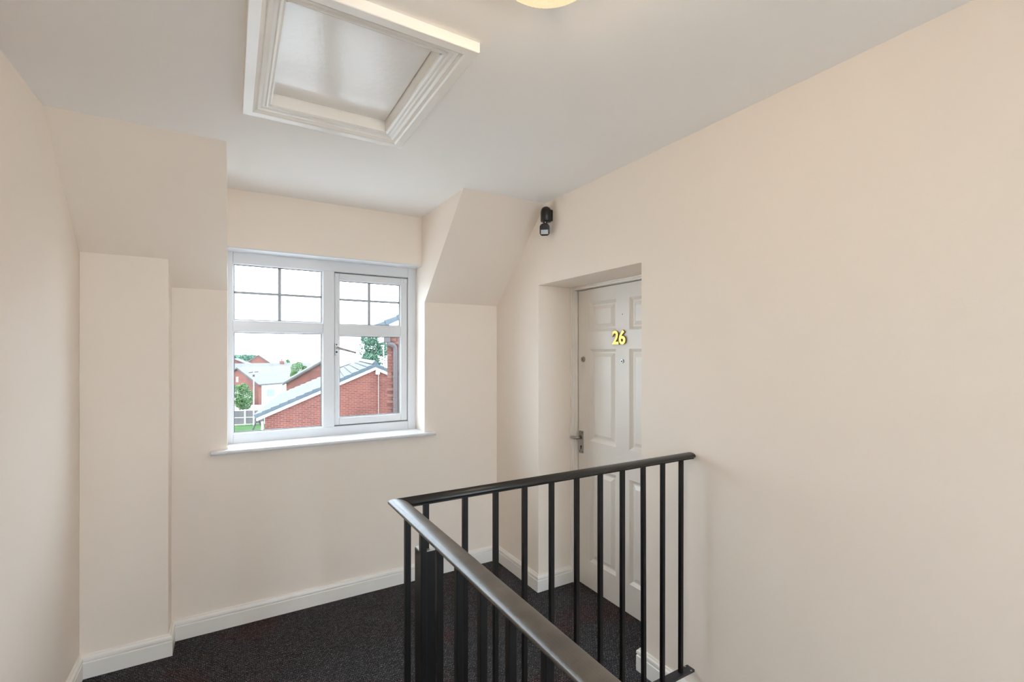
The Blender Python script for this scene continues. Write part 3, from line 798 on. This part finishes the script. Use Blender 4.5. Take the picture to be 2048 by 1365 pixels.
# ---- trees and bushes
def leaves(c, rad, n, size, seed, lobes=7):
    rnd = random.Random(seed); mb = MB()
    cs = [(Vector((0, 0, 0)), .75)]
    for k in range(lobes):
        a = rnd.uniform(0, 6.28); h = rnd.uniform(-.6, .75); q = rnd.uniform(.3, .62)
        cs.append((Vector((math.cos(a) * q, math.sin(a) * q, h)), rnd.uniform(.28, .45)))
    for k in range(n):
        cc, rr = rnd.choice(cs)
        d = Vector((rnd.gauss(0, 1), rnd.gauss(0, 1), rnd.gauss(0, 1))).normalized() * rr * rnd.uniform(.55, 1.0) ** .5
        p = cc + d; p = Vector((c[0] + p.x * rad[0], c[1] + p.y * rad[1], c[2] + p.z * rad[2]))
        a = Vector((rnd.gauss(0, 1), rnd.gauss(0, 1), rnd.gauss(0, 1))).normalized()
        b = a.cross(Vector((rnd.gauss(0, 1), rnd.gauss(0, 1), rnd.gauss(0, 1)))).normalized()
        s = size * rnd.uniform(.6, 1.3)
        mb.add([p - a * s, p + b * s * .5, p + a * s, p - b * s * .5], [(0, 1, 2, 3)])
    return mb
def tree(x, y, zc, rad, n, size, m, label, seed, cat='tree', name='tree'):
    r = empty(name, (x, y, GZ)); tag(r, label, cat, 'trees and bushes outside')
    f = leaves((0, 0, zc - GZ), rad, n, size, seed)
    me = bpy.data.meshes.new('foliage'); me.from_pydata(f.v, [], f.f); me.materials.append(MATS[m])
    o = bpy.data.objects.new('foliage', me); COL.objects.link(o); o.parent = r; o['kind'] = 'stuff'
    h = zc - GZ
    MB().tube([(0, 0, 0), (.05, 0, h * .5), (0, .03, h)], [.05 * rad[0] + .06, .04 * rad[0] + .05, .03], 8).build('trunk', 'bark', r)
    return r
tree(9.9, 38.4, 1.75, (1.75, 1.6, 1.9), 14000, .075, 'leaf_blue', 'leafy green tree behind the ridge of the tiled roof', 3)
tree(.75, 57.8, -3.0, (1.5, 1.4, 1.7), 7000, .085, 'leaf', 'bright green bush behind the fence at the left edge of the window', 4, 'bush', 'bush')
tree(7.0, 62.0, -.75, (1.15, 1.1, 1.3), 5000, .08, 'leaf', 'round green bush behind the second brick gable', 5, 'bush', 'bush')
tree(3.4, 172, -.4, (4.8, 4, 1.7), 1800, .40, 'leaf_blue', 'distant clump of dark trees on the skyline at the left', 6)
tree(9.6, 104, -.35, (.75, .7, .7), 700, .12, 'leaf', 'tiny dark tree among the far pale roofs', 8)

# ---- mast with aerial, lamp post, lawn bench frame
ma = empty('aerial_mast', (1.91, 53.2, GZ)); tag(ma, 'thin pale mast carrying a dark television aerial', 'aerial')
MB().tube([(0, 0, 0), (0, 0, 5.75)], [.055, .035], 8).build('pole', 'mast_white', ma)
MB().tube([(-.42, 0, 5.22), (.40, .05, 5.30)], .045, 6).build('boom', 'gutter_dark', ma)
for q in (-.36, -.2, .18, .34):
    MB().tube([(q, -.28, 5.26), (q, .28, 5.26)], .014, 5).build('element', 'gutter_dark', ma)
MB().box((-.09, -.09, 4.80), (.09, .09, 5.05)).build('bracket', 'gutter_dark', ma)
MB().tube([(-.18, 0, 3.95), (.18, 0, 3.95)], .04, 6).build('crossbar', 'gutter_dark', ma)
lp = empty('lamp_post', (9.40, 33.9, GZ)); tag(lp, 'slim white street lamp post in front of the leafy tree', 'lamp post')
MB().tube([(0, 0, 0), (0, 0, 7.67)], [.05, .03], 8).build('post', 'mast_white', lp)
MB().box((-.18, -.05, 7.64), (.05, .05, 7.71)).build('lantern', 'mast_white', lp, bevel=.02)
aw = empty('swing_frame', (2.10, 49.5, GZ + .03)); tag(aw, 'dark A-shaped garden frame standing on the lawn by the house corner', 'garden frame')
for dx, dy in ((-.42, -.3), (.42, -.3), (-.42, .3), (.42, .3)):
    MB().tube([(dx, dy, 0), (dx * .1, dy, 1.05)], .05, 6).build('leg', 'gutter_dark', aw)
MB().tube([(0, -.34, 1.05), (0, .34, 1.05)], .05, 6).build('top_bar', 'gutter_dark', aw)
